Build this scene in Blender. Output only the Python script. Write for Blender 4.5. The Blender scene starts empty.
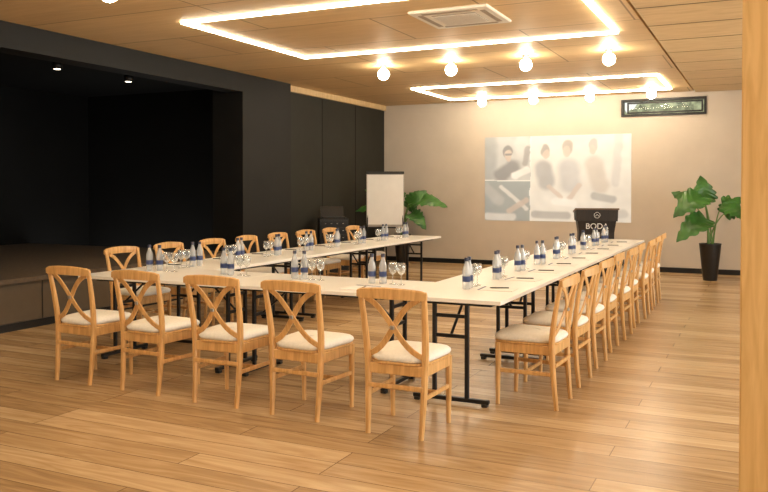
import bpy, math, random
from mathutils import Vector, Matrix, noise
random.seed(7)
R = math.radians
scene = bpy.context.scene
COL = scene.collection

# ------------------------------------------------------------ materials
def mat_new(name):
    m = bpy.data.materials.new(name); m.use_nodes = True
    nt = m.node_tree
    return m, nt, nt.nodes['Principled BSDF']
def simple(name, col, rough=0.5, metal=0.0, noise_amt=0.08, scale=8.0, spec=0.5, bump=0.0):
    m, nt, b = mat_new(name)
    tc = nt.nodes.new('ShaderNodeTexCoord')
    n = nt.nodes.new('ShaderNodeTexNoise'); n.inputs['Scale'].default_value = scale; n.inputs['Detail'].default_value = 4
    nt.links.new(tc.outputs['Object'], n.inputs['Vector'])
    r = nt.nodes.new('ShaderNodeValToRGB')
    r.color_ramp.elements[0].position = 0.3; r.color_ramp.elements[1].position = 0.7
    r.color_ramp.elements[0].color = tuple(c*(1-noise_amt) for c in col)+(1,)
    r.color_ramp.elements[1].color = tuple(min(1, c*(1+noise_amt)) for c in col)+(1,)
    nt.links.new(n.outputs['Fac'], r.inputs['Fac']); nt.links.new(r.outputs['Color'], b.inputs['Base Color'])
    b.inputs['Roughness'].default_value = rough; b.inputs['Metallic'].default_value = metal
    b.inputs['Specular IOR Level'].default_value = spec
    if bump > 0:
        bp = nt.nodes.new('ShaderNodeBump'); bp.inputs['Strength'].default_value = bump; bp.inputs['Distance'].default_value = 0.01
        nt.links.new(n.outputs['Fac'], bp.inputs['Height']); nt.links.new(bp.outputs['Normal'], b.inputs['Normal'])
    return m
def emis(name, col, s):
    m, nt, b = mat_new(name)
    b.inputs['Base Color'].default_value = (0.8, 0.8, 0.8, 1)
    b.inputs['Emission Color'].default_value = col+(1,); b.inputs['Emission Strength'].default_value = s
    return m
def wood(name, c1, c2, stretch=(12, 12, 1.2), rough=0.4):
    m, nt, b = mat_new(name)
    tc = nt.nodes.new('ShaderNodeTexCoord'); mp = nt.nodes.new('ShaderNodeMapping')
    mp.inputs['Scale'].default_value = stretch
    n = nt.nodes.new('ShaderNodeTexNoise'); n.inputs['Scale'].default_value = 3.0; n.inputs['Detail'].default_value = 6; n.inputs['Distortion'].default_value = 0.6
    r = nt.nodes.new('ShaderNodeValToRGB'); r.color_ramp.elements[0].position = 0.35; r.color_ramp.elements[1].position = 0.65
    r.color_ramp.elements[0].color = c1+(1,); r.color_ramp.elements[1].color = c2+(1,)
    L = nt.links
    L.new(tc.outputs['Object'], mp.inputs['Vector']); L.new(mp.outputs['Vector'], n.inputs['Vector'])
    L.new(n.outputs['Fac'], r.inputs['Fac']); L.new(r.outputs['Color'], b.inputs['Base Color'])
    b.inputs['Roughness'].default_value = rough
    return m
def plank(name, bw, bh, cols, mortar, msize, rough, offset=0.37, grain=(1.2, 14, 1), rot=0.0, gamt=0.5):
    m, nt, b = mat_new(name); L = nt.links
    tc = nt.nodes.new('ShaderNodeTexCoord')
    mp0 = nt.nodes.new('ShaderNodeMapping'); mp0.inputs['Rotation'].default_value = (0, 0, rot)
    L.new(tc.outputs['Object'], mp0.inputs['Vector'])
    br = nt.nodes.new('ShaderNodeTexBrick'); br.offset = offset; br.offset_frequency = 3
    br.inputs['Scale'].default_value = 1.0; br.inputs['Brick Width'].default_value = bw; br.inputs['Row Height'].default_value = bh
    br.inputs['Mortar Size'].default_value = msize; br.inputs['Mortar Smooth'].default_value = 0.2; br.inputs['Bias'].default_value = 0
    br.inputs['Color1'].default_value = (0, 0, 0, 1); br.inputs['Color2'].default_value = (1, 1, 1, 1); br.inputs['Mortar'].default_value = (0.5, 0.5, 0.5, 1)
    L.new(mp0.outputs['Vector'], br.inputs['Vector'])
    mp = nt.nodes.new('ShaderNodeMapping'); mp.inputs['Scale'].default_value = grain
    L.new(mp0.outputs['Vector'], mp.inputs['Vector'])
    vadd = nt.nodes.new('ShaderNodeVectorMath'); vadd.operation = 'MULTIPLY_ADD'
    L.new(br.outputs['Color'], vadd.inputs[0]); vadd.inputs[1].default_value = (13, 7, 5); L.new(mp.outputs['Vector'], vadd.inputs[2])
    n = nt.nodes.new('ShaderNodeTexNoise'); n.inputs['Scale'].default_value = 1.6; n.inputs['Detail'].default_value = 7; n.inputs['Distortion'].default_value = 1.2; n.inputs['Roughness'].default_value = 0.6
    L.new(vadd.outputs['Vector'], n.inputs['Vector'])
    bw_ = nt.nodes.new('ShaderNodeRGBToBW'); L.new(br.outputs['Color'], bw_.inputs['Color'])
    mx = nt.nodes.new('ShaderNodeMix'); mx.data_type = 'FLOAT'; mx.inputs['Factor'].default_value = gamt
    L.new(bw_.outputs['Val'], mx.inputs['A']); 
    mr = nt.nodes.new('ShaderNodeMapRange'); mr.inputs['From Min'].default_value = 0.3; mr.inputs['From Max'].default_value = 0.7
    L.new(n.outputs['Fac'], mr.inputs['Value']); L.new(mr.outputs['Result'], mx.inputs['B'])
    r = nt.nodes.new('ShaderNodeValToRGB'); e = r.color_ramp.elements
    e[0].position = 0.1; e[0].color = cols[0]+(1,); e[1].position = 0.9; e[1].color = cols[2]+(1,)
    k = r.color_ramp.elements.new(0.5); k.color = cols[1]+(1,)
    L.new(mx.outputs['Result'], r.inputs['Fac'])
    mm = nt.nodes.new('ShaderNodeMix'); mm.data_type = 'RGBA'
    L.new(br.outputs['Fac'], mm.inputs['Factor']); L.new(r.outputs['Color'], mm.inputs['A']); mm.inputs['B'].default_value = mortar+(1,)
    L.new(mm.outputs['Result'], b.inputs['Base Color'])
    b.inputs['Roughness'].default_value = rough
    bp = nt.nodes.new('ShaderNodeBump'); bp.inputs['Strength'].default_value = 0.25; bp.inputs['Distance'].default_value = 0.002; bp.invert = True
    L.new(br.outputs['Fac'], bp.inputs['Height']); L.new(bp.outputs['Normal'], b.inputs['Normal'])
    return m
def glassy(name, tint, transp=0.75, rough=0.03, diff=0.0):
    m, nt, b = mat_new(name); L = nt.links
    out = nt.nodes['Material Output']
    t = nt.nodes.new('ShaderNodeBsdfTransparent'); t.inputs['Color'].default_value = tint+(1,)
    g = nt.nodes.new('ShaderNodeBsdfGlossy'); g.inputs['Roughness'].default_value = rough; g.inputs['Color'].default_value = (1, 1, 1, 1)
    fr = nt.nodes.new('ShaderNodeLayerWeight'); fr.inputs['Blend'].default_value = 1-transp
    ms = nt.nodes.new('ShaderNodeMixShader')
    L.new(fr.outputs['Facing'], ms.inputs['Fac']); L.new(t.outputs[0], ms.inputs[1]); L.new(g.outputs[0], ms.inputs[2])
    last = ms
    if diff > 0:
        d = nt.nodes.new('ShaderNodeBsdfDiffuse'); d.inputs['Color'].default_value = (0.9, 0.92, 0.95, 1)
        m2 = nt.nodes.new('ShaderNodeMixShader'); m2.inputs['Fac'].default_value = diff
        L.new(ms.outputs[0], m2.inputs[1]); L.new(d.outputs[0], m2.inputs[2]); last = m2
    L.new(last.outputs[0], out.inputs['Surface'])
    return m

M_floor = plank('oak_floor', 2.1, 0.19, ((0.32, 0.195, 0.090), (0.51, 0.335, 0.170), (0.70, 0.51, 0.30)), (0.18, 0.105, 0.05), 0.0030, 0.27, gamt=0.52, grain=(0.9, 8, 1))
M_ceil = plank('ceiling_plywood', 2.4, 1.2, ((0.58, 0.39, 0.19), (0.65, 0.45, 0.225), (0.72, 0.51, 0.26)), (0.28, 0.17, 0.07), 0.010, 0.55, offset=0.5, grain=(0.7, 6, 1), gamt=0.6)
M_ceil2 = wood('ceiling_panel_wood', (0.60, 0.42, 0.21), (0.70, 0.51, 0.27), (1, 5, 1), 0.5)
M_gap = simple('ceiling_gap_dark', (0.07, 0.04, 0.02), 0.8)
M_beige = simple('beige_plaster', (0.58, 0.51, 0.43), 0.8, noise_amt=0.04, scale=2.5, bump=0.05)
M_dark = simple('charcoal_paint', (0.010, 0.0095, 0.009), 0.6, noise_amt=0.15, scale=2, spec=0.25)
M_void = simple('stage_black_drape', (0.004, 0.004, 0.004), 0.8, noise_amt=0.15, scale=2, spec=0.2)
M_dark2 = simple('charcoal_panel', (0.021, 0.020, 0.015), 0.65, noise_amt=0.12, scale=3, spec=0.25)
M_black = simple('black_metal', (0.012, 0.012, 0.013), 0.4, 0.3)
M_blackp = simple('black_plastic', (0.012, 0.010, 0.009), 0.45)
M_lect = wood('lectern_dark_wood', (0.010, 0.007, 0.005), (0.022, 0.014, 0.010), (14, 14, 1.2), 0.5)
M_lectt = wood('lectern_brown_top', (0.09, 0.05, 0.025), (0.14, 0.08, 0.04), (1.2, 14, 14), 0.4)
M_stage = simple('stage_carpet', (0.10, 0.072, 0.048), 0.85, noise_amt=0.2, scale=20)
M_stagef = simple('stage_front_panel', (0.10, 0.075, 0.05), 0.7, noise_amt=0.1, scale=4)
M_chair = wood('beech_wood', (0.56, 0.30, 0.10), (0.74, 0.44, 0.175), (14, 14, 1.6), 0.33)
M_cush = simple('cream_fabric', (0.84, 0.80, 0.72), 0.85, noise_amt=0.05, scale=60, bump=0.05)
M_top = simple('white_laminate', (0.90, 0.87, 0.81), 0.3, noise_amt=0.02, scale=3)
M_white = simple('white_paper', (0.88, 0.86, 0.82), 0.6, noise_amt=0.02)
M_post = wood('pine_post', (0.66, 0.40, 0.14), (0.80, 0.53, 0.22), (9, 9, 0.8), 0.5)
M_leaf = simple('leaf_green', (0.05, 0.16, 0.03), 0.3, noise_amt=0.4, scale=5)
M_stem = simple('stem_green', (0.13, 0.24, 0.06), 0.5)
M_soil = simple('soil', (0.03, 0.02, 0.012), 0.95, noise_amt=0.4, scale=40)
M_led = emis('led_tube_light', (1.0, 0.88, 0.67), 30)
M_bulb = emis('bulb_glow', (1.0, 0.88, 0.67), 60)
M_down = emis('downlight_glow', (1.0, 0.85, 0.6), 8)
M_blue = simple('blue_label', (0.035, 0.055, 0.16), 0.4)
M_cap = simple('bottle_cap_dark', (0.03, 0.035, 0.07), 0.4)
M_bottle = glassy('bottle_glass', (0.90, 0.93, 0.94), 0.55, diff=0.28)
M_glass = glassy('clear_glass', (0.93, 0.95, 0.95), 0.6, diff=0.08)
M_win = glassy('window_glass', (0.95, 0.97, 0.97), 0.85)
M_ac = simple('ac_plastic', (0.80, 0.75, 0.66), 0.5, noise_amt=0.02)
M_acd = simple('ac_grille', (0.35, 0.29, 0.22), 0.6)
M_alu = simple('aluminium', (0.45, 0.43, 0.40), 0.35, 0.9)
M_hedge = simple('hedge_leaves', (0.50, 0.52, 0.34), 0.8, noise_amt=0.7, scale=7, bump=0.5)

# ------------------------------------------------------------ mesh builder
class MB:
    def __init__(s): s.v = []; s.f = []; s.m = []; s.s = []; s.mats = []
    def mi(s, m):
        if m not in s.mats: s.mats.append(m)
        return s.mats.index(m)
    def add(s, vs, fs, mat, smooth=False):
        o = len(s.v); s.v += [tuple(p) for p in vs]; k = s.mi(mat)
        for f in fs: s.f.append(tuple(i+o for i in f)); s.m.append(k); s.s.append(smooth)
    def box(s, lo, hi, mat, ch=0.0):
        x0, y0, z0 = lo; x1, y1, z1 = hi
        if ch <= 0:
            vs = [(x0,y0,z0),(x1,y0,z0),(x1,y1,z0),(x0,y1,z0),(x0,y0,z1),(x1,y0,z1),(x1,y1,z1),(x0,y1,z1)]
            s.add(vs, [(3,2,1,0),(4,5,6,7),(0,1,5,4),(1,2,6,5),(2,3,7,6),(3,0,4,7)], mat)
        else:
            def ring(i, z): 
                a, b, c, d = x0+i, x1-i, y0+i, y1-i
                return [(a+ch,c,z),(b-ch,c,z),(b,c+ch,z),(b,d-ch,z),(b-ch,d,z),(a+ch,d,z),(a,d-ch,z),(a,c+ch,z)]
            s.loft([ring(ch,z0), ring(0,z0+ch), ring(0,z1-ch), ring(ch,z1)], mat)
    def loft(s, rings, mat, smooth=False, cap=True, closed=True):
        n = len(rings[0]); vs = [p for r in rings for p in r]; fs = []
        for i in range(len(rings)-1):
            for j in range(n if closed else n-1):
                k = (j+1) % n
                fs.append((i*n+j, i*n+k, (i+1)*n+k, (i+1)*n+j))
        if cap:
            fs.append(tuple(reversed(range(n)))); fs.append(tuple((len(rings)-1)*n+j for j in range(n)))
        s.add(vs, fs, mat, smooth)
    def lathe(s, prof, mat, c=(0,0,0), n=16, smooth=True, cap=True):
        rings = [[(c[0]+r*math.cos(2*math.pi*j/n), c[1]+r*math.sin(2*math.pi*j/n), c[2]+z) for j in range(n)] for r, z in prof]
        s.loft(rings, mat, smooth, cap)
    def sweep(s, path, w, t, side, mat, ch=0.25):
        P = [Vector(p) for p in path]; N = len(P); rings = []
        for i, p in enumerate(P):
            T = (P[min(i+1, N-1)]-P[max(i-1, 0)]).normalized()
            S = Vector(side); S = (S-T*S.dot(T)).normalized(); Q = T.cross(S)
            a = (w[i] if isinstance(w, (list, tuple)) else w)/2; b = (t[i] if isinstance(t, (list, tuple)) else t)/2
            c = min(a, b)*ch*2
            pts = [(-a+c,-b),(a-c,-b),(a,-b+c),(a,b-c),(a-c,b),(-a+c,b),(-a,b-c),(-a,-b+c)]
            rings.append([p+S*u+Q*v for u, v in pts])
        s.loft(rings, mat)
    def tube(s, path, r, mat, n=8):
        P = [Vector(p) for p in path]; N = len(P); rings = []
        for i, p in enumerate(P):
            T = (P[min(i+1, N-1)]-P[max(i-1, 0)]).normalized()
            S = Vector((1, 0.13, 0.07)) if abs(T.x) < 0.8 else Vector((0, 1, 0.1))
            S = (S-T*S.dot(T)).normalized(); Q = T.cross(S); rr = r[i] if isinstance(r, (list, tuple)) else r
            rings.append([p+S*rr*math.cos(2*math.pi*j/n)+Q*rr*math.sin(2*math.pi*j/n) for j in range(n)])
        s.loft(rings, mat, True)
    def mesh(s, name):
        me = bpy.data.meshes.new(name); me.from_pydata(s.v, [], s.f)
        for m in s.mats: me.materials.append(m)
        me.polygons.foreach_set('material_index', s.m); me.polygons.foreach_set('use_smooth', s.s)
        import bmesh
        bm = bmesh.new(); bm.from_mesh(me); bmesh.ops.recalc_face_normals(bm, faces=bm.faces); bm.to_mesh(me); bm.free()
        me.update(); return me
    def obj(s, name, loc=(0,0,0), rz=0.0):
        return place(name, s.mesh(name), loc, rz)
def place(name, me, loc=(0,0,0), rz=0.0):
    o = bpy.data.objects.new(name, me); o.location = loc; o.rotation_euler = (0, 0, rz); COL.objects.link(o); return o

# ------------------------------------------------------------ room
X0, X1, Y0, Y1, H = -7.15, 2.8, -3.5, 15.0, 3.2
b = MB(); b.box((X0-0.15, Y0-0.15, -0.12), (X1+0.15, Y1+0.15, 0), M_floor); b.obj('floor')
b = MB(); b.box((X0-0.15, Y0-0.15, H), (-1.15, Y1+0.15, H+0.1), M_ceil)
b.box((-1.15, Y0-0.15, H+0.05), (X1+0.15, Y1+0.15, H+0.1), M_gap)
y = Y1-0.02
while y > Y0+0.5:
    for xa, xb in ((-1.11, 0.80), (0.85, X1+0.1)):
        ya = y-0.86
        b.box((xa, ya, H-0.022), (xb, y, H+0.055), M_ceil2)
        b.box((xa, ya-0.04, H-0.019), (xb, ya, H+0.055), M_gap)
    y -= 0.9
b.obj('ceiling')
WX0, WX1, WZ0, WZ1 = -2.37, -0.93, 2.79, 3.10
b = MB()
b.box((X0-0.15, Y1, 0), (WX0, Y1+0.15, H), M_beige); b.box((WX1, Y1, 0), (X1+0.15, Y1+0.15, H), M_beige)
b.box((WX0, Y1, 0), (WX1, Y1+0.15, WZ0), M_beige); b.box((WX0, Y1, WZ1), (WX1, Y1+0.15, H), M_beige)
b.obj('wall_back')
b = MB(); b.box((X0+0.02, Y1-0.018, 0), (X1, Y1-0.001, 0.09), M_black, 0.003); b.obj('baseboard_back')
b = MB()
def frame(b, x0, x1, z0, z1, y0, y1, w, m):
    b.box((x0, y0, z0), (x1, y1, z0+w), m); b.box((x0, y0, z1-w), (x1, y1, z1), m)
    b.box((x0, y0, z0+w), (x0+w, y1, z1-w), m); b.box((x1-w, y0, z0+w), (x1, y1, z1-w), m)
frame(b, WX0, WX1, WZ0, WZ1, Y1-0.03, Y1+0.12, 0.04, M_black)
frame(b, WX0+0.10, WX1-0.06, WZ0+0.055, WZ1-0.055, Y1+0.0, Y1+0.05, 0.025, M_black)
b.box((WX0+0.03, Y1+0.08, WZ0+0.03), (WX1-0.03, Y1+0.086, WZ1-0.03), M_win)
b.obj('window_1')
b = MB()
rings = []
for i in range(60):
    ring = []
    for j in range(28):
        a = 2*math.pi*j/28; p = Vector((-4.5+i*0.1, 17.2+0.7*math.cos(a), 1.75+1.75*math.sin(a)))
        d = 1+0.45*noise.noise(p*3.3); ring.append((p.x, 17.6+0.7*math.cos(a)*d, max(0, 1.6+1.65*math.sin(a)*d)))
    rings.append(ring)
b.loft(rings, M_hedge, True); b.obj('hedge')

b = MB(); wins = [(-1.5, 1.2), (3.2, 6.6), (8.2, 12.2)]
prev = Y0-0.15
for a, c in wins:
    b.box((X1, prev, 0), (X1+0.15, a, H), M_beige)
    b.box((X1, a, 0), (X1+0.15, c, 0.3), M_beige); b.box((X1, a, 2.7), (X1+0.15, c, H), M_beige); prev = c
b.box((X1, prev, 0), (X1+0.15, Y1+0.15, H), M_beige); b.obj('wall_right')
for i, (a, c) in enumerate(wins):
    b = MB(); k = 3; n = (c-a)/k
    for z0, z1 in ((0.3, 0.36), (2.64, 2.7)): b.box((X1+0.02, a, z0), (X1+0.1, c, z1), M_black)
    for j in range(k+1):
        yy = min(max(a, a+j*n-0.03), c-0.06); b.box((X1+0.02, yy, 0.36), (X1+0.1, yy+0.06, 2.64), M_black)
    b.box((X1+0.055, a+0.01, 0.33), (X1+0.061, c-0.01, 2.67), M_win)
    b.obj('window_%d' % (i+2))
b = MB(); b.box((X0-0.15, Y0-0.15, 0), (X1+0.15, Y0, H), M_beige); b.obj('wall_front')
b = MB(); b.box((X0-0.15, 11.14, 0), (X0, Y1, H), M_dark2)
for yy in (12.42, 13.70): b.box((X0-0.001, yy, 0.09), (X0+0.004, yy+0.014, 3.10), M_void)
b.obj('wall_left')
b = MB(); b.box((X0+0.001, 11.16, 3.10), (X0+0.05, Y1-0.01, H-0.001), M_ceil2); b.obj('trim_1')
b = MB(); b.box((X0+0.001, 11.15, 0), (X0+0.018, Y1-0.02, 0.09), M_black); b.obj('baseboard_left')
b = MB(); b.box((-7.55, 9.81, 0), (-7.0, 11.14, H), M_dark); b.obj('column')
b = MB(); b.box((-7.3, Y0, 2.93), (-7.0, 9.81, H), M_dark); b.obj('trim_2')
b = MB(); b.box((-11.6, Y0-0.15, 0), (-11.45, 11.3, H), M_void); b.obj('wall_west')
b = MB(); b.box((-11.45, 11.14, 0), (-7.3, 11.3, H), M_void); b.obj('wall_northwest')
b = MB(); b.box((-11.45, Y0-0.15, 0), (-7.3, Y0, H), M_void); b.obj('wall_southwest')
b = MB(); b.box((-11.6, Y0-0.15, H), (-7.3, 11.3, H+0.1), M_void); b.obj('ceiling_stage')
b = MB()
b.box((-11.44, Y0+0.01, 0.50), (-7.08, 9.805, 0.55), M_stage)
b.box((-11.44, Y0+0.01, 0.0), (-7.12, 9.805, 0.50), M_stagef)
b.box((-7.12, Y0+0.01, 0.0), (-7.10, 9.805, 0.08), M_black)
yy = Y0+1
while yy < 9.6: b.box((-7.123, yy, 0.08), (-7.117, yy+0.012, 0.5), M_black); yy += 1.25
b.obj('stage_platform')
for p in ((-7.8, 7.1), (-7.85, 8.36), (-7.8, 5.8)):
    b = MB(); b.lathe([(0.055, 0.1), (0.06, 0.0), (0.045, 0.0), (0.04, 0.03)], M_black, n=16); b.lathe([(0.038, -0.003), (0.038, 0.02)], M_down)
    b.tube([(0, 0, 0.1), (0, 0, 0.25)], 0.012, M_black)
    b.obj('stage_spotlight', (p[0], p[1], 2.95))
b = MB(); b.box((-0.092, 3.7, 0), (0.26, 4.05, H-0.04), M_post, 0.006); b.obj('wooden_post')

# ------------------------------------------------------------ LED frames, bulbs, AC
def led_frame(x0, x1, y0, y1):
    b = MB(); w = 0.032
    for (a, c) in (((x0, y0), (x1, y0+w)), ((x0, y1-w), (x1, y1)), ((x0, y0+w), (x0+w, y1-w)), ((x1-w, y0+w), (x1, y1-w))):
        b.box((a[0], a[1], H-0.024), (c[0], c[1], H-0.001), M_led)
    return b.obj('led_light_frame')
led_frame(-5.40, -1.45, 6.5, 8.95)
led_frame(-5.45, -1.45, 12.5, 14.4)
led_frame(-5.40, -1.45, 0.9, 3.3)
led_frame(-5.40, -1.45, -2.9, -0.6)  # extra unseen frame behind the camera, added to brighten the wooden post
b = MB()
b.lathe([(0.05, 0.11), (0.05, 0.095), (0.03, 0.09), (0.03, 0.055)], M_alu, n=14)
b.lathe([(0.078*math.sin(math.pi*i/12)+1e-4, -0.01-0.078*math.cos(math.pi*i/12)) for i in range(13)], M_bulb, n=16)
mb = b.mesh('globe_bulb')
for yy, xs in ((10.05, (-4.80, -3.80, -2.78, -1.74)), (14.1, (-4.72, -3.76, -2.76, -1.74)), (4.9, (-4.8, -3.8, -2.8, -1.75))):
    for x in xs: place('globe_ceiling_lamp', mb, (x, yy, 3.089))
b = MB()
b.box((-0.4, -0.4, -0.03), (0.4, 0.4, 0), M_ac, 0.008)
b.box((-0.22, -0.22, -0.036), (0.22, 0.22, -0.029), M_acd)
for i in range(9): b.box((-0.22, -0.21+i*0.05, -0.042), (0.22, -0.195+i*0.05, -0.034), M_ac)
for sx in (-1, 1):
    b.box((min(sx*0.29, sx*0.34), -0.28, -0.034), (max(sx*0.29, sx*0.34), 0.28, -0.029), M_acd)
    b.box((-0.28, min(sx*0.29, sx*0.34), -0.034), (0.28, max(sx*0.29, sx*0.34), -0.029), M_acd)
b.obj('ceiling_air_conditioner', (-2.72, 7.46, H))

# ------------------------------------------------------------ projected picture
def sm(x): x = max(0, min(1, x)); return x*x*(3-2*x)
def paint(u, v):
    n = noise.noise(Vector((u*5, v*5, 0)))*0.5+0.5; n2 = noise.noise(Vector((u*17, v*11, 3)))*0.5+0.5
    u += 0.02*(n2-0.5); v += 0.02*(n-0.5)
    col = Vector((0.80, 0.78, 0.73))
    def blend(c, k): 
        nonlocal col; k = max(0, min(1, k)); col = col*(1-k)+Vector(c)*k
    def ell(cx, cy, rx, ry, s=1.2): return sm((1-((u-cx)/rx)**2-((v-cy)/ry)**2)*s)
    def band(x0, y0, x1, y1, w):
        dx, dy = x1-x0, y1-y0; L = dx*dx+dy*dy; t = max(0, min(1, ((u-x0)*dx+(v-y0)*dy)/L))
        d = math.hypot((u-x0-dx*t)*1.6, v-y0-dy*t); return sm((w-d)/w*1.8)
    if u < 0.33:
        blend((0.50, 0.51, 0.50), 0.9)
        if v > 0.48:
            blend((0.34, 0.36, 0.36), 0.9*ell(0.02, 0.8, 0.09, 0.5)); blend((0.68, 0.68, 0.65), 0.8*ell(0.27, 0.88, 0.07, 0.2))
            blend((0.20, 0.20, 0.21), band(0.12, 0.55, 0.20, 0.64, 0.12)); blend((0.20, 0.19, 0.19), ell(0.165, 0.82, 0.038, 0.09, 2.5))
            blend((0.55, 0.45, 0.38), ell(0.17, 0.775, 0.030, 0.078, 2.5)); blend((0.18, 0.17, 0.17), band(0.155, 0.79, 0.19, 0.79, 0.016))
            blend((0.84, 0.83, 0.80), band(0.22, 0.54, 0.30, 0.60, 0.06)); blend((0.27, 0.26, 0.26), 0.8*band(0.29, 0.68, 0.31, 0.85, 0.05))
        else:
            blend((0.25, 0.30, 0.31), 0.9); blend((0.44, 0.45, 0.44), 0.8*band(0.0, 0.40, 0.10, 0.25, 0.09))
            blend((0.70, 0.69, 0.65), band(0.12, 0.40, 0.30, 0.14, 0.035)); blend((0.55, 0.46, 0.39), 0.9*band(0.18, 0.12, 0.30, 0.24, 0.05))
            blend((0.74, 0.73, 0.70), 0.8*band(0.02, 0.05, 0.20, 0.04, 0.06))
    else:
        k = sm((u-0.33)/0.67)
        blend((0.74, 0.72, 0.68), 0.4+0.5*k)
        # seated people around a table, pale and washed out by the room light
        blend((0.34, 0.34, 0.35), 0.85*band(0.42, 0.62, 0.44, 0.46, 0.13)); blend((0.28, 0.25, 0.23), 0.85*ell(0.43, 0.83, 0.034, 0.085, 2)); blend((0.58, 0.48, 0.41), 0.9*ell(0.438, 0.785, 0.026, 0.065, 2))
        blend((0.50, 0.50, 0.51), 0.85*band(0.59, 0.62, 0.60, 0.44, 0.15)); blend((0.34, 0.28, 0.24), 0.8*ell(0.585, 0.86, 0.04, 0.095, 2)); blend((0.60, 0.50, 0.43), 0.9*ell(0.578, 0.81, 0.028, 0.07, 2))
        blend((0.56, 0.50, 0.44), 0.8*band(0.76, 0.66, 0.80, 0.42, 0.13)); blend((0.38, 0.34, 0.31), 0.7*ell(0.755, 0.88, 0.036, 0.09, 2)); blend((0.62, 0.53, 0.46), 0.9*ell(0.75, 0.83, 0.026, 0.065, 2))
        blend((0.52, 0.51, 0.50), 0.6*band(0.92, 0.98, 0.90, 0.45, 0.06))
        if v < 0.36: blend((0.80, 0.79, 0.75), 0.85*sm((0.36-v)*14))
        blend((0.60, 0.50, 0.43), 0.8*band(0.46, 0.40, 0.54, 0.28, 0.04)); blend((0.60, 0.50, 0.43), 0.8*band(0.66, 0.42, 0.60, 0.28, 0.04))
        blend((0.90, 0.89, 0.86), 0.9*band(0.50, 0.24, 0.62, 0.21, 0.06)); blend((0.26, 0.27, 0.28), 0.7*band(0.36, 0.08, 0.58, 0.07, 0.06))
        blend((0.30, 0.31, 0.32), 0.75*band(0.76, 0.30, 0.88, 0.26, 0.06)); blend((0.46, 0.46, 0.45), 0.6*band(0.95, 0.10, 0.74, 0.06, 0.07))
    if abs(u-0.33) < 0.004 or (u < 0.33 and abs(v-0.48) < 0.007): col = Vector((0.82, 0.81, 0.77))
    col = col*(0.86+0.14*n+0.16*n2)
    return col*0.78+Vector((0.80, 0.78, 0.73))*0.22
nx, nz = 240, 144; vs = []; fs = []
for j in range(nz+1):
    for i in range(nx+1): vs.append((2.77*i/nx, 0, 1.62*j/nz))
for j in range(nz):
    for i in range(nx): a = j*(nx+1)+i; fs.append((a, a+1, a+nx+2, a+nx+1))
me = bpy.data.meshes.new('projected_picture'); me.from_pydata(vs, [], fs)
ca = me.color_attributes.new('Pic', 'FLOAT_COLOR', 'POINT')
for k, p in enumerate(vs):
    c = paint(p[0]/2.77, p[2]/1.62); ca.data[k].color = (c.x, c.y, c.z, 1)
m, nt, bs = mat_new('projected_image')
at = nt.nodes.new('ShaderNodeAttribute'); at.attribute_name = 'Pic'
nt.links.new(at.outputs['Color'], bs.inputs['Emission Color']); bs.inputs['Emission Strength'].default_value = 0.36
hs = nt.nodes.new('ShaderNodeMix'); hs.data_type = 'RGBA'; hs.blend_type = 'MULTIPLY'; hs.inputs['Factor'].default_value = 1
hs.inputs['B'].default_value = (0.72, 0.74, 0.76, 1); nt.links.new(at.outputs['Color'], hs.inputs['A'])
nt.links.new(hs.outputs['Result'], bs.inputs['Base Color']); bs.inputs['Roughness'].default_value = 0.8
me.materials.append(m); place('projection_screen_image', me, (-4.96, Y1-0.006, 0.87))

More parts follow.
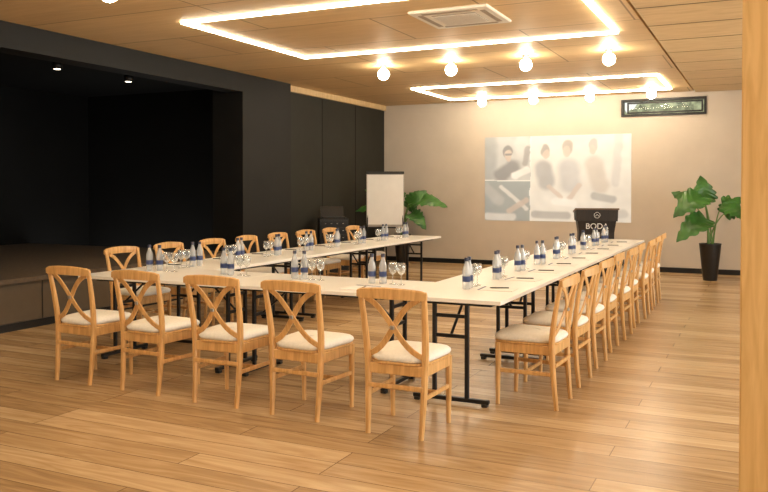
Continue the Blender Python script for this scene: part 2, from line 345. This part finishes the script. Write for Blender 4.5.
# ------------------------------------------------------------ chair
def chair_mesh():
    b = MB()
    W = M_chair
    def post(z):
        if z < 0.45: t = z/0.45; return 0.176+0.014*t, -0.215+0.03*math.sin(t*math.pi/2)
        t = (z-0.45)/0.45; return 0.190+0.020*t, -0.185-0.075*t**1.4
    for s in (-1, 1):
        zs = [0, 0.15, 0.3, 0.45, 0.55, 0.65, 0.75, 0.83, 0.885]
        b.sweep([(s*post(z)[0], post(z)[1], z) for z in zs], [0.030, 0.034, 0.038, 0.040, 0.040, 0.039, 0.037, 0.034, 0.032],
                [0.026, 0.032, 0.036, 0.038, 0.034, 0.030, 0.026, 0.024, 0.022], (1, 0, 0), W)
        b.sweep([(s*0.195, 0.195, 0), (s*0.197, 0.192, 0.2), (s*0.197, 0.19, 0.435)], [0.026, 0.032, 0.040], [0.026, 0.032, 0.040], (1, 0, 0), W)
        b.sweep([(s*0.182, -0.19, 0.24), (s*0.197, 0.19, 0.24)], 0.018, 0.028, (1, 0, 0), W)
        b.sweep([(s*0.186, -0.18, 0.402), (s*0.199, 0.19, 0.402)], 0.024, 0.066, (1, 0, 0), W)
        p = []
        for i in range(13):
            t = i/12; x = -s*0.178+2*s*0.176*t; z = 0.485+0.355*t
            z += 0.03*math.sin(2*math.pi*t)*-1
            bow = -0.018*math.sin(math.pi*t)
            p.append((x, post(z)[1]+bow+s*0.004, z))
        b.sweep(p, 0.011, 0.036, (0, 1, 0.15), W)
    rings = []
    for i in range(17):
        t = i/16; x = -0.228+0.456*t; k = math.sin(math.pi*t)
        y = -0.258-0.030*k; zb = 0.836+0.004*k; zt = 0.893+0.016*k
        if i in (0, 16): zb += 0.008; zt -= 0.008
        rings.append([(x, y-0.010, zb), (x, y+0.010, zb), (x, y+0.012, (zb+zt)/2), (x, y+0.008, zt-0.004), (x, y, zt), (x, y-0.010, zt-0.006)])
    b.loft(rings, W)
    b.sweep([(-0.197, 0.195, 0.402), (0.197, 0.195, 0.402)], 0.024, 0.066, (0, 1, 0), W)
    b.sweep([(-0.186, -0.188, 0.402), (0.186, -0.188, 0.402)], 0.024, 0.066, (0, 1, 0), W)
    b.sweep([(-0.19, 0.0, 0.24), (0.19, 0.0, 0.24)], 0.018, 0.026, (0, 1, 0), W)
    b.sweep([(-0.185, -0.205, 0.30), (0.185, -0.205, 0.30)], 0.016, 0.028, (0, 1, 0), W)
    b.box((-0.014, -0.252, 0.652), (0.014, -0.240, 0.676), M_alu, 0.003)
    def outline(inset, z, n=40):
        pts = []
        for i in range(n):
            a = 2*math.pi*i/n; c, s = math.cos(a), math.sin(a)
            ex = 0.32; px = math.copysign(abs(c)**ex, c); py = math.copysign(abs(s)**ex, s)
            yy = 0.008+py*(0.222-inset); hw = 0.208+0.016*py
            if py < -0.6: hw -= 0.032*min(1, (-py-0.6)/0.3)
            pts.append((px*(hw-inset), yy, z))
        return pts
    b.loft([outline(0.006, 0.432), outline(0.0, 0.438), outline(0.0, 0.446), outline(0.004, 0.45)], W)
    b.loft([outline(0.012, 0.450), outline(0.002, 0.456), outline(-0.004, 0.470), outline(0.0, 0.484), outline(0.014, 0.496), outline(0.04, 0.504), outline(0.10, 0.509), outline(0.17, 0.51)], M_cush, True)
    return b.mesh('dining_chair')
CH = chair_mesh()
for x, yy in ((-4.80, 4.72), (-4.11, 4.70), (-3.42, 4.67), (-2.75, 4.64), (-2.01, 4.57)):
    place('dining_chair', CH, (x, yy, 0), R(random.uniform(-3, 3)))
for i in range(9):
    place('dining_chair', CH, (-1.46+random.uniform(-.015, .015), 5.52+0.70*i, 0), R(90+random.uniform(-3, 3)))
for i in range(8):
    place('dining_chair', CH, (-5.62+random.uniform(-.02, .02), 6.15+0.72*i, 0), R(-90+random.uniform(-4, 4)))

# ------------------------------------------------------------ tables
def table_mesh(L, W):
    b = MB()
    b.box((-L/2+0.002, -W/2, 0.722), (L/2-0.002, W/2, 0.75), M_top, 0.003)
    for s in (-1, 1):
        x = s*(L/2-0.13); h = 0.28
        b.box((x-0.018, -h, 0.02), (x+0.018, h, 0.048), M_black, 0.004)
        for q in (-1, 1): b.box((x-0.022, q*(h-0.03)-0.02, 0), (x+0.022, q*(h-0.03)+0.02, 0.022), M_blackp, 0.003)
        for q in (-0.12, 0.12): b.box((x-0.014, q-0.014, 0.045), (x+0.014, q+0.014, 0.70), M_black, 0.003)
        b.box((x-0.015, -h-0.02, 0.69), (x+0.015, h+0.02, 0.722), M_black, 0.003)
        for z in (0.46, 0.60): b.box((x-0.010, -0.12, z), (x+0.010, 0.12, z+0.024), M_black)
        b.sweep([(x-s*0.0, 0, 0.47), (x-s*0.30, 0, 0.715)], 0.02, 0.012, (0, 1, 0), M_black)
    for q in (-1, 1): b.box((-L/2+0.1, q*0.3-0.01, 0.695), (L/2-0.1, q*0.3+0.01, 0.722), M_black)
    return b.mesh('conference_table')
W = 0.80
LR = 1.74; TR = table_mesh(LR, W)
for i in range(4): place('conference_table', TR, (-1.97, 5.08+LR*(i+0.5), 0), R(90))
LF = 1.49; TF = table_mesh(LF, 0.85)
for i in range(2): place('conference_table', TF, (-2.375-LF*(i+0.5), 5.08+0.425, 0))
LL = 1.90; TL = table_mesh(LL, W)
for i in range(3): place('conference_table', TL, (-4.96, 5.935+LL*(i+0.5), 0), R(90))

# ------------------------------------------------------------ table ware
b = MB()
b.lathe([(0.026, 0.0), (0.030, 0.004), (0.030, 0.13), (0.028, 0.15), (0.016, 0.185), (0.0125, 0.20), (0.0125, 0.215)], M_bottle, n=14)
b.lathe([(0.0306, 0.055), (0.0308, 0.056), (0.0308, 0.095), (0.0306, 0.096)], M_blue, n=14)
b.lathe([(0.0150, 0.207), (0.0155, 0.209), (0.0155, 0.232), (0.014, 0.234)], M_cap, n=12)
BOT = b.mesh('water_bottle')
b = MB()
b.lathe([(0.032, 0.0), (0.032, 0.002), (0.006, 0.006), (0.0035, 0.012), (0.0035, 0.07), (0.008, 0.077), (0.028, 0.095), (0.035, 0.12), (0.034, 0.145), (0.030, 0.168), (0.029, 0.168), (0.033, 0.145), (0.034, 0.12), (0.027, 0.097), (0.002, 0.08)], M_glass, n=18)
GL = b.mesh('wine_glass')
b = MB(); b.box((-0.105, -0.13, 0), (0.105, 0.13, 0.005), M_white); b.box((-0.105, 0.115, 0.005), (0.105, 0.13, 0.0065), M_blue)
PAD = b.mesh('notepad')
b = MB(); b.tube([(0, -0.07, 0.005), (0, 0.06, 0.005), (0, 0.072, 0.005)], [0.0045, 0.0045, 0.001], M_blackp); PEN = b.mesh('pen')
TZ = 0.7502
def setting(cx, cy, rz, padoff=0.24):
    c, s = math.cos(rz), math.sin(rz)
    def T(x, y): return (cx+c*x-s*y, cy+s*x+c*y)
    for k in range(2):
        p = T(-0.05+0.085*k+random.uniform(-.008, .008), random.uniform(-.01, .03)); place('water_bottle', BOT, (p[0], p[1], TZ), random.random()*6)
    for k in range(2):
        p = T(0.13+0.08*k, random.uniform(-.01, .03)); place('wine_glass', GL, (p[0], p[1], TZ))
    r = random.uniform(-.08, .08)
    p = T(0.02, -padoff); place('notepad', PAD, (p[0], p[1], TZ), rz+r)
    p = T(0.05, -padoff); place('pen', PEN, (p[0], p[1], TZ+0.005), rz+r+0.3)
for i in range(9): setting(-1.99, 5.66+0.70*i, R(90), 0.215)
for i in range(8): setting(-4.94, 6.15+0.70*i, R(-90), 0.215)
for x in (-5.0, -4.20, -3.47, -2.75): setting(x, 5.64, 0, 0.33)

# ------------------------------------------------------------ plants
def leaf(b, base, tip, width, up, lobes=5, curl=0.18):
    base = Vector(base); tip = Vector(tip); D = tip-base; Ln = D.length; T = D.normalized()
    U = Vector(up); U = (U-T*U.dot(T)).normalized(); S = T.cross(U)
    n = 36; k = 5; vs = []; fs = []
    for i in range(n+1):
        t = i/n
        w = width*0.5*(math.sin(math.pi*min(1, t**0.62))**0.7) if 0 < t < 1 else 0.002
        w *= 1-0.20*(0.5+0.5*math.cos(t*lobes*2*math.pi))**2*(1 if 0.12 < t < 0.92 else 0)
        c = base+D*t+U*(curl*Ln*math.sin(math.pi*t)*0.8-curl*Ln*0.5*t*t)
        for j in range(-k, k+1):
            q = j/k
            vs.append(c+S*(w*q)+U*(abs(q)*w*0.22-0.35*w*q*q*0.6)-T*(abs(q)**1.5*w*0.45)+U*0.012*math.sin(t*40+j)*abs(q))
    m = 2*k+1
    for i in range(n):
        for j in range(m-1): fs.append((i*m+j, i*m+j+1, (i+1)*m+j+1, (i+1)*m+j))
    b.add(vs, fs, M_leaf, True)
def plant(name, loc, rz, leaves, pr=0.17, ph=0.6, top=0.55):
    b = MB()
    b.lathe([(pr*0.62, 0), (pr*0.65, 0.01), (pr, ph-0.02), (pr*1.03, ph), (pr*0.93, ph), (pr*0.9, ph-0.05), (0.001, ph-0.05)], M_blackp, n=24)
    b.lathe([(pr*0.88, ph-0.06), (pr*0.7, ph-0.035), (0.001, ph-0.03)], M_soil, n=18)
    for (bs, tp, w, up) in leaves:
        B = Vector(bs); a = random.uniform(0, 6.28); r0 = Vector((0.04*math.cos(a), 0.04*math.sin(a), ph-0.05))
        mid = r0.lerp(B, 0.55)+Vector((-B.x*0.22, -B.y*0.22, 0.10))
        pts = []
        for i in range(9):
            t = i/8; pts.append(r0*(1-t)**2+mid*2*t*(1-t)+B*t*t)
        b.tube(pts, [0.016-0.008*i/8 for i in range(9)], M_stem, 7)
        leaf(b, bs, tp, w, up)
    b.obj(name, loc, rz)
plant('potted_philodendron', (-0.80, 14.0, 0), R(25.5), [
    ((-0.14, -0.05, 1.36), (-0.66, -0.15, 1.06), 0.50, (-0.3, -0.8, 0.8)),
    ((-0.08, 0.05, 1.28), (-0.16, 0.0, 1.70), 0.42, (-0.2, -1, 0.2)),
    ((-0.12, -0.15, 1.00), (-0.66, -0.3, 0.68), 0.48, (-0.2, -0.8, 0.9)),
    ((0.16, -0.05, 1.22), (0.62, -0.1, 0.98), 0.48, (0.3, -0.9, 0.8)),
    ((0.22, 0.0, 1.08), (0.50, 0.0, 1.36), 0.34, (0.2, -1, 0.4)),
    ((-0.2, 0.15, 1.22), (-0.55, 0.2, 1.44), 0.36, (-0.2, -1, 0.4))])
plant('potted_philodendron', (-6.42, 14.3, 0), R(25.5), [
    ((0.16, -0.05, 1.24), (0.88, -0.15, 1.18), 0.50, (0.1, -0.7, 0.9)),
    ((0.12, -0.1, 1.20), (0.46, -0.15, 1.46), 0.32, (0, -1, 0.5)),
    ((0.16, -0.1, 1.00), (0.46, -0.25, 0.72), 0.42, (0.3, -0.8, 0.8)),
    ((-0.20, -0.1, 1.22), (-0.72, -0.2, 1.48), 0.38, (-0.1, -1, 0.4)),
    ((-0.22, -0.15, 1.08), (-0.90, -0.3, 1.10), 0.40, (-0.2, -0.7, 0.8)),
    ((-0.05, 0.1, 1.30), (-0.20, 0.05, 1.62), 0.30, (0, -1, 0.2)),
    ((0.1, 0.1, 1.1), (0.35, 0.25, 1.3), 0.30, (0, -1, 0.5))])

# ------------------------------------------------------------ flip chart
b = MB()
b.box((-0.34, -0.012, 0.80), (0.34, 0.012, 1.76), M_alu, 0.004)
b.box((-0.325, -0.022, 0.84), (0.325, -0.0125, 1.74), M_white)
b.box((-0.345, -0.035, 1.75), (0.345, 0.02, 1.80), M_blackp, 0.005)
b.box((-0.34, -0.07, 0.775), (0.34, 0.012, 0.80), M_blackp, 0.004)
b.tube([(-0.28, 0.02, 1.74), (-0.36, -0.05, 0.01)], 0.013, M_black); b.tube([(0.28, 0.02, 1.74), (0.36, -0.05, 0.01)], 0.013, M_black)
b.tube([(0, 0.03, 1.74), (0, 0.42, 0.01)], 0.013, M_black)
for p in ((-0.36, -0.05), (0.36, -0.05), (0, 0.42)): b.lathe([(0.018, 0), (0.018, 0.02)], M_blackp, (p[0], p[1], 0))
b.obj('flipchart_easel', (-6.2, 13.05, 0), R(22))

# ------------------------------------------------------------ lectern
b = MB()
b.box((-0.31, -0.27, 0), (0.31, 0.27, 0.05), M_lect, 0.006)
def quad(z, x, y0, y1, dz=0): return [(-x, y0, z), (x, y0, z), (x, y1, z+dz), (-x, y1, z+dz)]
b.loft([quad(0.05, 0.25, -0.20, 0.20), quad(0.80, 0.27, -0.22, 0.20), quad(0.98, 0.295, -0.25, 0.22)], M_lect)
b.loft([quad(0.98, 0.315, -0.27, 0.24), quad(1.16, 0.32, -0.28, 0.24, -0.06), ], M_lect)
b.loft([quad(1.16, 0.335, -0.30, 0.27, -0.06), quad(1.185, 0.335, -0.30, 0.27, -0.06)], M_lectt)
b.box((-0.31, 0.235, 1.125), (0.31, 0.26, 1.15), M_lectt)
tor = []
n = 24
for i in range(n+1):
    a = 2*math.pi*i/n; tor.append((0.045*math.cos(a), -0.277, 1.075+0.045*math.sin(a)))
b.tube(tor, 0.0035, M_white, 6)
b.sweep([(-0.028, -0.277, 1.057), (0, -0.277, 1.088), (0.028, -0.277, 1.057)], 0.006, 0.007, (0, 1, 0), M_white)
lect = b.obj('lectern', (-2.45, 13.0, 0), R(16))
cu = bpy.data.curves.new('txt', 'FONT'); cu.body = 'BODA'; cu.size = 0.125; cu.extrude = 0.003; cu.align_x = 'CENTER'
to = bpy.data.objects.new('txt', cu); COL.objects.link(to)
bpy.context.view_layer.update()
dg = bpy.context.evaluated_depsgraph_get(); tm = bpy.data.meshes.new_from_object(to.evaluated_get(dg)); bpy.data.objects.remove(to)
tm.materials.clear(); tm.materials.append(M_white)
lo = bpy.data.objects.new('lettering', tm); COL.objects.link(lo); lo.parent = lect
lo.location = (0, -0.250, 0.86); lo.rotation_euler = (R(98), 0, 0)

# ------------------------------------------------------------ audio rack
b = MB()
b.box((-0.25, -0.22, 0.05), (0.25, 0.22, 0.98), M_blackp, 0.01)
for i in range(7):
    b.box((-0.22, -0.232, 0.12+i*0.12), (0.22, -0.219, 0.22+i*0.12), M_black, 0.003)
    for j in range(4): b.lathe([(0.012, 0), (0.012, 0.01)], M_alu, (-0.15+j*0.1, -0.233, 0.17+i*0.12), 8)
for sx in (-0.2, 0.2):
    for sy in (-0.17, 0.17): b.lathe([(0.03, 0), (0.03, 0.05)], M_black, (sx, sy, 0), 12)
b.box((-0.2, -0.15, 0.98), (0.2, 0.12, 1.0), M_blackp, 0.004)
b.loft([[(-0.2, 0.12, 1.0), (0.2, 0.12, 1.0), (0.2, 0.135, 1.0), (-0.2, 0.135, 1.0)], [(-0.2, 0.20, 1.18), (0.2, 0.20, 1.18), (0.2, 0.215, 1.18), (-0.2, 0.215, 1.18)]], M_blackp)
b.obj('audio_rack', (-6.75, 12.1, 0), R(35))

# ------------------------------------------------------------ lights
for i, (a, c) in enumerate(wins):
    l = bpy.data.lights.new('daylight', 'AREA'); l.shape = 'RECTANGLE'; l.size = c-a; l.size_y = 2.3; l.energy = 80*(c-a); l.color = (1.0, 0.95, 0.88)
    o = bpy.data.objects.new('daylight', l); o.location = (X1+0.4, (a+c)/2, 1.55); o.rotation_euler = (0, R(90), 0); COL.objects.link(o)
w = bpy.data.worlds.new('World'); scene.world = w; w.use_nodes = True
w.node_tree.nodes['Background'].inputs['Color'].default_value = (0.95, 0.92, 0.85, 1); w.node_tree.nodes['Background'].inputs['Strength'].default_value = 1.2
scene.view_settings.view_transform = 'Standard'

cam = bpy.data.cameras.new('cam'); cam.sensor_width = 36; cam.lens = 799/768*36; cam.shift_y = -44/768; cam.clip_start = 0.05
co = bpy.data.objects.new('cam', cam); co.location = (0, 0, 1.5); co.rotation_euler = (R(90-1.0), 0, R(25.5)); COL.objects.link(co)
scene.camera = co
